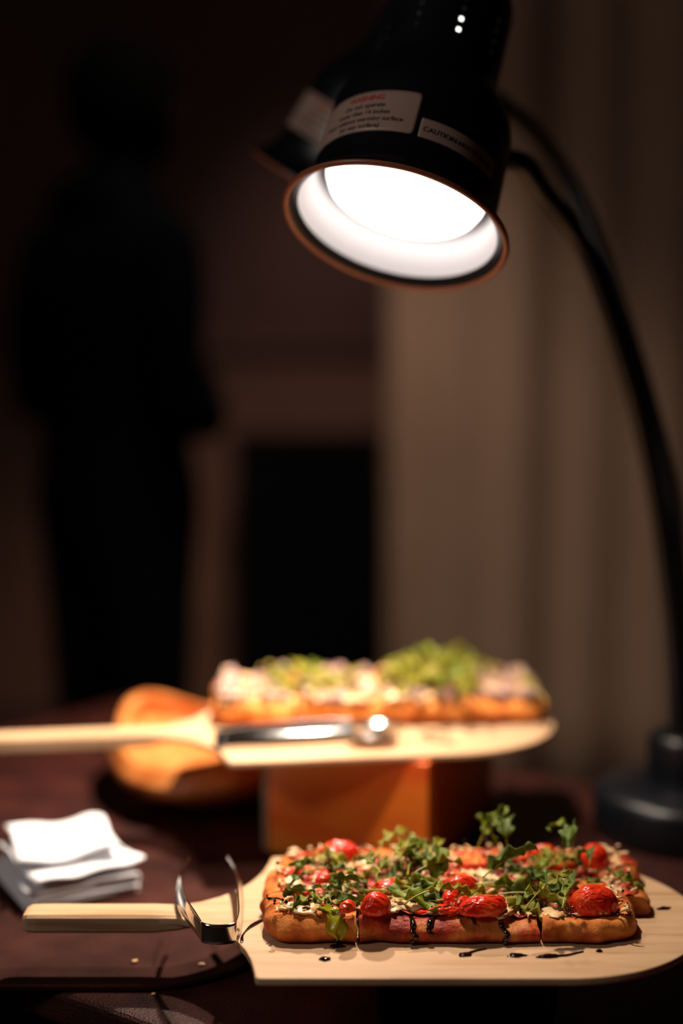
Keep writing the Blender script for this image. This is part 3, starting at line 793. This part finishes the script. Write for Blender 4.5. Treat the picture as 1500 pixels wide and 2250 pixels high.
# ------------------------------------------------------------------ drops on the peel
def drop(px, py, lx, ly, rz, label, seed=0, tail=None):
    p = atz(px, py, ZL); vs, fs = blob((0, 0, .0), lx, ly, .0016, 0, seed, .22, 1.5, 3)
    vs = [Vector((v.x, v.y, max(v.z, 0)+.0002)) for v in vs]
    o = pm('balsamic_drop', vs, fs, M['balsamic'], loc=(p.x, p.y, ZL)); o.rotation_euler.z = rz
    tag(o, label, 'drop', 'balsamic drops on the lower peel')
    if tail:
        q = smooth_path([Vector((a, b, .0006)) for a, b in tail], 6); tube('trail', q, lambda t: .0011*(1-.5*t), M['balsamic'], o, 6)
drop(714, 2108, .0042, .0036, 0, 'round black drop alone on the peel in front of the corner slice', 1)
drop(1022, 2099, .0052, .0032, .3, 'black drop with a short trail below the long middle slice', 2, [(0, 0), (.010, .004), (.019, .005)])
drop(1135, 2100, .0072, .0030, .1, 'flat dark drop between two trailing drops on the peel', 3)
drop(1205, 2102, .0090, .0030, .15, 'long black drop with a thin curved trail under the right corner slice', 4, [(0, 0), (.012, -.001), (.022, .002), (.028, .004)])
drop(1316, 2091, .0026, .0018, 0, 'tiny brown drop nearest the rounded end of the peel', 5)
drop(1457, 1997, .0060, .0026, .2, 'dark smear behind the right corner slice on the peel', 6)
drop(740, 2080, .0055, .0030, 0, 'black puddle where the drizzle runs off the corner slice', 7)
o = tube('balsamic_streak', smooth_path([atz(575, 2022, ZL+.0008), atz(548, 2037, ZL+.0010), atz(533, 2055, ZL+.0009), atz(531, 2075, ZL-.0010)], 8), lambda t: .0010+.0005*sin(9*t), M['balsamic'], None, 8)
tag(o, 'dark red syrup streak running off the neck of the lower peel', 'streak')
def crumb(px, py, z, r, label):
    p = atz(px, py, z); o = pm('crumb', *blob((0, 0, r*.5), r*1.3, r, r*.55, .4, px, .35, 2, 2), M['crumb'], loc=(p.x, p.y, z)); tag(o, label, 'crumb', 'crumbs left of the peel')
crumb(295, 2115, ZA, .0022, 'pale crumb on the dark slab left of its centre')
crumb(443, 2121, ZA, .0020, 'pale crumb near the rounded corner of the slab')
crumb(338, 2186, ZB, .0016, 'tiny crumb on the table in front of the slab')

# ------------------------------------------------------------------ tongs
def ribbon(name, path, width, thick, m, parent, up=Vector((0, 0, 1)), cup=0):
    vs = []; fs = []; L = len(path)
    for i, p in enumerate(path):
        t = i/(L-1); d = (path[min(i+1, L-1)]-path[max(i-1, 0)]).normalized(); u = up(t) if callable(up) else up
        n = d.cross(u).normalized(); u = n.cross(d).normalized(); w_ = width(t)/2
        for k in range(7):
            c = (k/3-1); vs.append(p+u*c*w_+n*(thick/2+cup*(1-c*c)))
        for k in range(7):
            c = (1-k/3); vs.append(p+u*c*w_+n*(-thick/2+cup*(1-c*c)))
    for i in range(L-1):
        for k in range(14): q = (k+1) % 14; fs.append((i*14+k, i*14+q, (i+1)*14+q, (i+1)*14+k))
    fs.append(tuple(range(14))[::-1]); fs.append(tuple((L-1)*14+k for k in range(14)))
    return pm(name, vs, fs, m, parent)
def tongs_front():
    zc = ZL+.0095; root = empty('serving_tongs', (-.092, 1.027, ZL)); tag(root, 'small chrome tongs lying open across the neck of the lower peel', 'tongs')
    o = root.location
    W = lambda *pts: smooth_path([Vector(p)-o for p in pts], 8)
    arc = [Vector((-.0925+.0135*cos(R(a))*1.0, 1.0335+.0075*sin(R(a)), zc))-o for a in range(195, 346, 6)]
    ribbon('spring_bend', arc, lambda t: .0155, .0011, M['chrome'], root)
    lt = lambda t: Vector((.55*t, -.1, 1)); rt = lambda t: Vector((-.55*t, -.1, 1))
    l = W((-.1055, 1.0320, zc), (-.113, 1.052, zc), (-.124, 1.080, zc+.001), (-.1315, 1.110, zc+.003), (-.1325, 1.135, zc+.006), (-.130, 1.162, zc+.009))
    r = W((-.0795, 1.0320, zc), (-.078, 1.052, zc), (-.0795, 1.080, zc+.001), (-.082, 1.110, zc+.003), (-.0865, 1.138, zc+.006), (-.0955, 1.166, zc+.009))
    wd = lambda t: .0155*(1-.10*t)-.0075*sstep(.55, 1, t)
    ribbon('arm', l, wd, .0010, M['chrome'], root, lt, .0018); ribbon('arm', r, wd, .0010, M['chrome'], root, rt, -.0018)
tongs_front()
def tongs_back():
    # lies along the front edge of the upper peel, spring bend to the left
    p = atz(475, 1624, ZU+.008); root = empty('serving_tongs', (p.x, p.y, ZU), R(2)); tag(root, 'chrome scoop tongs lying along the front edge of the upper peel', 'tongs')
    W = lambda *pts: smooth_path([Vector(q) for q in pts], 8); zc = .008
    arc = [Vector((.006+.0075*cos(R(a)), .010*sin(R(a)), zc)) for a in range(90, 271, 12)]
    ribbon('spring_bend', arc, lambda t: .014, .0012, M['lamp_black'], root)
    a1 = W((.006, -.010, zc), (.04, -.012, zc+.001), (.09, -.008, zc+.002), (.135, -.002, zc+.003))
    a2 = W((.006, .010, zc), (.04, .016, zc+.003), (.09, .020, zc+.006), (.135, .018, zc+.007))
    ribbon('arm', a1, lambda t: .014, .0011, M['chrome'], root, Vector((0, .35, 1)), .0015); ribbon('arm', a2, lambda t: .013, .0011, M['chrome'], root, Vector((0, .5, 1)), -.0015)
    for k, (x, y, z) in enumerate(((.152, .000, .011), (.156, .020, .018))):
        vs = []; fs = []; n = 18
        for sh in (0, 1):
            for j in range(8):
                for i in range(n):
                    a = 2*pi*i/n; rr = j/7
                    vs.append(Vector((x+.026*rr*cos(a), y+.014*rr*sin(a), z-.007*(1-rr*rr)-sh*.0010)))
        for j in range(7):
            for i in range(n):
                q = (i+1) % n; fs.append((j*n+i, j*n+q, (j+1)*n+q, (j+1)*n+i)); b = 8*n; fs.append((b+j*n+i, b+(j+1)*n+i, b+(j+1)*n+q, b+j*n+q))
        for i in range(n): q = (i+1) % n; fs.append((7*n+i, 7*n+q, 15*n+q, 15*n+i))
        pm('scoop', vs, fs, M['chrome'], root)
tongs_back()

# ------------------------------------------------------------------ bowl
def bowl():
    c = Vector((-.150, 1.60, ZB)); root = empty('wooden_bowl', c, 0); tag(root, 'free-form wooden bowl behind the handle of the upper peel', 'bowl')
    n = 72; rows_ = 12; vs = []; fs = []
    for sh in (0, 1):
        for j in range(rows_+1):
            t = j/rows_
            for i in range(n):
                a = 2*pi*i/n
                top_ = .074+.016*cos(2*a+.6)+.006*sin(3*a)
                rr = .50+.54*sin(pi*.5*min(1, t*1.35))-.10*sstep(.62, 1, t)
                rx = .112*rr-(.013 if sh else 0)*1; ry = .152*rr-(.013 if sh else 0)
                z = top_*t if sh == 0 else .012+(top_-.012)*t
                vs.append((rx*cos(a), ry*sin(a), z+.0005))
    S_ = (rows_+1)*n
    for j in range(rows_):
        for i in range(n):
            q = (i+1) % n; fs.append((j*n+i, j*n+q, (j+1)*n+q, (j+1)*n+i)); fs.append((S_+j*n+i, S_+(j+1)*n+i, S_+(j+1)*n+q, S_+j*n+q))
    for i in range(n): q = (i+1) % n; fs.append((rows_*n+i, rows_*n+q, S_+rows_*n+q, S_+rows_*n+i))
    fs.append(tuple(range(n))[::-1]); fs.append(tuple(S_+i for i in range(n)))
    pm('shell', vs, fs, M['bowl'], root)
bowl()

# ------------------------------------------------------------------ napkins on the slab
def napkin(z, side, th, rz, cx, cy, wave, seed, label, group, dome=0):
    n = 22; vs = []; fs = []
    for sh in (0, 1):
        for j in range(n+1):
            for i in range(n+1):
                u, v = i/n-.5, j/n-.5
                e = .5-max(abs(u), abs(v)); pinch = 1-.75*exp(-(e/.012)**2)*(1 if v > -.48 else .3)
                zz = wave*(noise.noise(Vector((u*2.6+seed, v*2.6, seed*.7)))+.5)*(.35+1.6*(u*u+v*v))+dome*cos(pi*u)*cos(pi*v)
                vs.append((u*side, v*side, max(zz, 0)+(th*(.5+.5*pinch) if sh else th*(.5-.5*pinch))))
    S_ = (n+1)**2
    for j in range(n):
        for i in range(n):
            a = j*(n+1)+i; fs.append((a, a+n+1, a+n+2, a+1)); fs.append((S_+a, S_+a+1, S_+a+n+2, S_+a+n+1))
    for i in range(n):
        a = i; fs.append((a, a+1, S_+a+1, S_+a)); a = n*(n+1)+i; fs.append((a, S_+a, S_+a+1, a+1))
        a = i*(n+1); fs.append((a, S_+a, S_+a+n+1, a+n+1)); a += n; fs.append((a, a+n+1, S_+a+n+1, S_+a))
    o = pm('paper_napkin', vs, fs, M['paper'], loc=(cx, cy, z)); o.rotation_euler.z = rz; tag(o, label, 'napkin', group); return o
zz = ZA+.0004; ncx, ncy = -.257, 1.283
for k in range(7):
    napkin(zz, .105, .0026, R(29+rl.uniform(-3, 3)), ncx+rl.uniform(-.002, .002), ncy+rl.uniform(-.002, .002), .0004, k, 'folded white paper napkin in the flat lower part of the napkin stack', 'flat napkins in the stack'); zz += .0028
napkin(zz, .104, .0035, R(33), ncx+.004, ncy-.001, .013, 3.3, 'white paper napkin with a lifted edge, second from the top of the stack', 'loose napkins on the stack', .002); zz += .0115
napkin(zz, .094, .0034, R(22), ncx-.004, ncy+.012, .014, 8.1, 'puffed white paper napkin on top of the stack', 'loose napkins on the stack', .003)

# ------------------------------------------------------------------ the twin heat lamp
def text_geo(body, size, align='CENTER', bold=0):
    cu = bpy.data.curves.new('txt', 'FONT'); cu.body = body; cu.size = size; cu.align_x = align; cu.offset = bold; cu.resolution_u = 3
    o = bpy.data.objects.new('txt', cu); COL.objects.link(o); bpy.context.view_layer.update()
    me = bpy.data.meshes.new_from_object(o.evaluated_get(bpy.context.evaluated_depsgraph_get()))
    vs = [v.co.copy() for v in me.vertices]; fs = [tuple(p.vertices) for p in me.polygons]
    bpy.data.objects.remove(o); bpy.data.curves.remove(cu); bpy.data.meshes.remove(me); return vs, fs
def shade_R(z):
    P = [(0, .0958), (.006, .0915), (.011, .0870), (.019, .0825), (.030, .0795), (.062, .0785), (.10, .0775), (.112, .074), (.125, .067), (.140, .057), (.152, .0535), (.225, .0525), (.243, .045), (.252, .03), (.256, .0)]
    for a, b in zip(P, P[1:]):
        if a[0] <= z <= b[0]: return a[1]+(b[1]-a[1])*(z-a[0])/(b[0]-a[0])
def patch(psi0, psi1, s0, s1, rc, off=.0004):
    """rounded label bent round the shade: top face at off, with edge thickness"""
    nx, ny = 40, 12; vs = []; fs = []; Rm = .078; W_ = (psi1-psi0)*Rm; H = s1-s0
    for j in range(ny+1):
        for i in range(nx+1):
            x = -W_/2+W_*i/nx; y = -H/2+H*j/ny; ax = abs(x)-(W_/2-rc); ay = abs(y)-(H/2-rc)
            if ax > 0 and ay > 0:
                k = max(ax, ay)/hypot(ax, ay); x = math.copysign(W_/2-rc+ax*k, x); y = math.copysign(H/2-rc+ay*k, y)
            vs.append((x, y))
    out = []
    for lay in (0, 1):
        for x, y in vs:
            psi = (psi0+psi1)/2+x/Rm; s = (s0+s1)/2+y; r = shade_R(s)+(off if lay else -.0001); out.append((r*sin(psi), -r*cos(psi), s))
    S_ = len(vs); A = nx+1
    for j in range(ny):
        for i in range(nx): a = S_+j*A+i; fs.append((a, a+1, a+A+1, a+A))
    for i in range(nx): a = i; fs.append((a, a+1, S_+a+1, S_+a)); a = ny*A+i; fs.append((a, S_+a, S_+a+1, a+1))
    for j in range(ny): a = j*A; fs.append((a, S_+a, S_+a+A, a+A)); a += nx; fs.append((a, a+A, S_+a+A, S_+a))
    return out, fs
def wrap(geo, psi, s, off=.0006, tilt=0):
    return [((shade_R(s+v.y)+off)*sin(psi+v.x/.078), -(shade_R(s+v.y)+off)*cos(psi+v.x/.078), s+v.y+tilt*v.x) for v in geo[0]], geo[1]
def make_shade(parent):
    NS = 108
    prof = [(.0945, 0), (.0962, .0005), (.0958, .003), (.0915, .006), (.0870, .011), (.0825, .019), (.0795, .030), (.0785, .062), (.0775, .10), (.0760, .106), (.074, .112), (.067, .125), (.0605, .134), (.057, .140), (.0545, .146), (.0535, .152)]
    zv = []
    z = .152
    for c in (.168, .179, .190, .201): zv += [c-.0018, c+.0018]
    for z in zv: prof.append((.0533-(z-.152)*.012, z))
    prof += [(.0525, .225), (.0505, .236), (.045, .245), (.036, .251), (.024, .2545), (.010, .256), (.0005, .256)]
    i0 = 16; holes = {i0+0, i0+2, i0+4, i0+6}
    cols = {int(round((a % 360)/360*NS-.5)) % NS for a in range(-30-160, 360-30-160, 40)}
    sk = lambda j, i: (j in holes and i in cols)
    sh = lathe('lamp_shade', prof, M['lamp_black'], parent, NS, skip=sk)
    # inner skin: dark flange, then white wall
    inn = [(.0925, .0002), (.0885, .0010), (.0845, .0060)]
    lathe('flange', [(.0922, -.0002), (.0898, .0010), (.0875, .0035), (.0850, .0065)], M['rim_dark'], sh, 96)['label'] = 'dark inner flange'
    lathe('reflector', [(.0850, .0065), (.0815, .0150), (.0780, .026), (.0768, .036), (.0755, .10), (.070, .112), (.055, .135)], M['lamp_white'], sh, 96)['label'] = 'white inner wall'
    vs, fs = [], []
    lathe('rim_band', [(.0915, -.0004), (.0925, -.0016), (.0942, -.0020), (.0958, -.0014), (.0966, .0002), (.0962, .0014)], M['rim'], sh, 96)['label'] = 'red-brown rim'
    # reflector bulb
    b = lathe('bulb', [(.0003, .0240), (.020, .0244), (.040, .0260), (.058, .0290), (.0655, .0330), (.0685, .039), (.0665, .050), (.052, .080), (.034, .105), (.020, .125), (.0165, .150), (.0165, .215), (.0005, .216)], [M['bulb'], M['rim_dark']], sh, 64)
    for p in b.data.polygons:
        z = sum(b.data.vertices[i].co.z for i in p.vertices)/len(p.vertices)
        if .040 < z < .15: p.material_index = 1  # neck stays emissive: added glow that shows through the vent holes
    # labels: the lettering is printed on the sticker, one mesh
    mb = MB(); mb.add(patch(R(-82), R(-4), .0405, .0800, .004)); pc = R(-39)
    for txt, s, mi, sz, bold in (('WARNING', .0712, 2, .0070, .0002), ('Do not operate', .0640, 1, .0060, .00012), ('lower than 14 inches', .0572, 1, .0058, .00012), ('from without warming surface', .0504, 1, .0060, .00012), ('(or any surface)', .0438, 1, .0060, .00012)):
        mb.add(wrap(text_geo(txt, sz, 'CENTER', bold), pc, s), mi)
    mb.build('warning_label', [M['label'], M['ink'], M['ink_red']], sh)['label'] = 'beige warning sticker with a red heading'
    mb = MB(); mb.add(patch(R(-1.5), R(55), .0400, .0580, .0008))
    mb.add(wrap(text_geo('CAUTION-HOT SURFACE', .0062, 'CENTER', .00016), R(26.5), .0462), 1)
    mb.build('caution_label', [M['label'], M['ink']], sh)['label'] = 'narrow beige caution sticker'
    return sh
def frame_axes(C, toward, tilt):
    r = (C-Vector((0, 0, CAM_Z))).normalized(); rt = (Vector((1, 0, 0))-r*r.x).normalized(); up = rt.cross(r)
    k = sqrt(1-toward*toward)
    Z = r*toward+(rt*sin(tilt)+up*cos(tilt))*k
    X = rt*cos(tilt)-up*sin(tilt); Y = Z.cross(X)
    m = Matrix((X, Y, Z)).transposed().to_4x4(); m.translation = C; return m
hl = empty('heat_lamp', (0, 0, 0)); tag(hl, 'twin-arm black heat lamp with two gooseneck shades over the pizzas', 'heat lamp')
BASE = aty(1500, 1735, 1.45); BASE.z = ZB; hl.location = BASE
bpy.context.view_layer.update()
def to_local(m): return Matrix.Translation(-BASE)@m
C1 = aty(867, 505, 1.20); C2 = aty(733, 438, 1.50)
m1 = frame_axes(C1, .50, R(15)); m2 = frame_axes(C2, -.04, R(31))
s1 = make_shade(hl); s1.matrix_local = to_local(m1); s1['label'] = 'near shade, seen from below with its lit opening'
s2 = copy_tree(s1, hl); s2.matrix_local = to_local(m2); s2['label'] = 'far shade, half hidden behind the near one'
for mm, en, nm in ((m1, HEAT_1, 'bulb_light'), (m2, HEAT_2, 'bulb_light')):
    l = light(nm, 'SPOT', (0, 0, 0), en, LAMP_COL, .013, spot_size=R(160 if mm is m1 else 140), spot_blend=.35 if mm is m1 else 1); l.parent = hl
    l.matrix_local = to_local(mm@Matrix.Translation((0, 0, .010)))
lathe('base', [(.0005, .0005), (.090, .0005), (.0925, .004), (.0925, .038), (.091, .044), (.086, .049), (.050, .056), (.036, .058), (.0005, .058)], M['lamp_black'], hl, 96)
lathe('collar', [(.036, .0575), (.0375, .060), (.0375, .098), (.0355, .104), (.031, .108), (.0005, .109)], M['lamp_black'], hl, 64)
def arm(pts, end):
    P = [aty(*p) for p in pts]+end; path = smooth_path([p-BASE for p in P], 40)
    n = len(path); vs, fs = tube_geo(path, lambda t: .0094+.0005*sin(t*(n-1)*2.1), 14); pm('gooseneck_arm', vs, fs, M['lamp_black'], hl)
top_c = BASE+Vector((0, 0, .10))
back1 = m1@Vector((.02, .070, .105)); back2 = m2@Vector((.035, .050, .150))
arm([(1492, 1650, 1.435), (1480, 1420, 1.435), (1455, 1180, 1.43), (1432, 1040, 1.425), (1388, 850, 1.41), (1312, 610, 1.39), (1262, 510, 1.38), (1193, 420, 1.34), (1125, 352, 1.31)], [back1])
arm([(1512, 1650, 1.46), (1508, 1420, 1.465), (1482, 1180, 1.475), (1462, 1040, 1.485), (1415, 850, 1.505), (1337, 610, 1.53), (1262, 420, 1.56), (1200, 322, 1.565), (1130, 252, 1.57), (1050, 195, 1.58)], [back2])
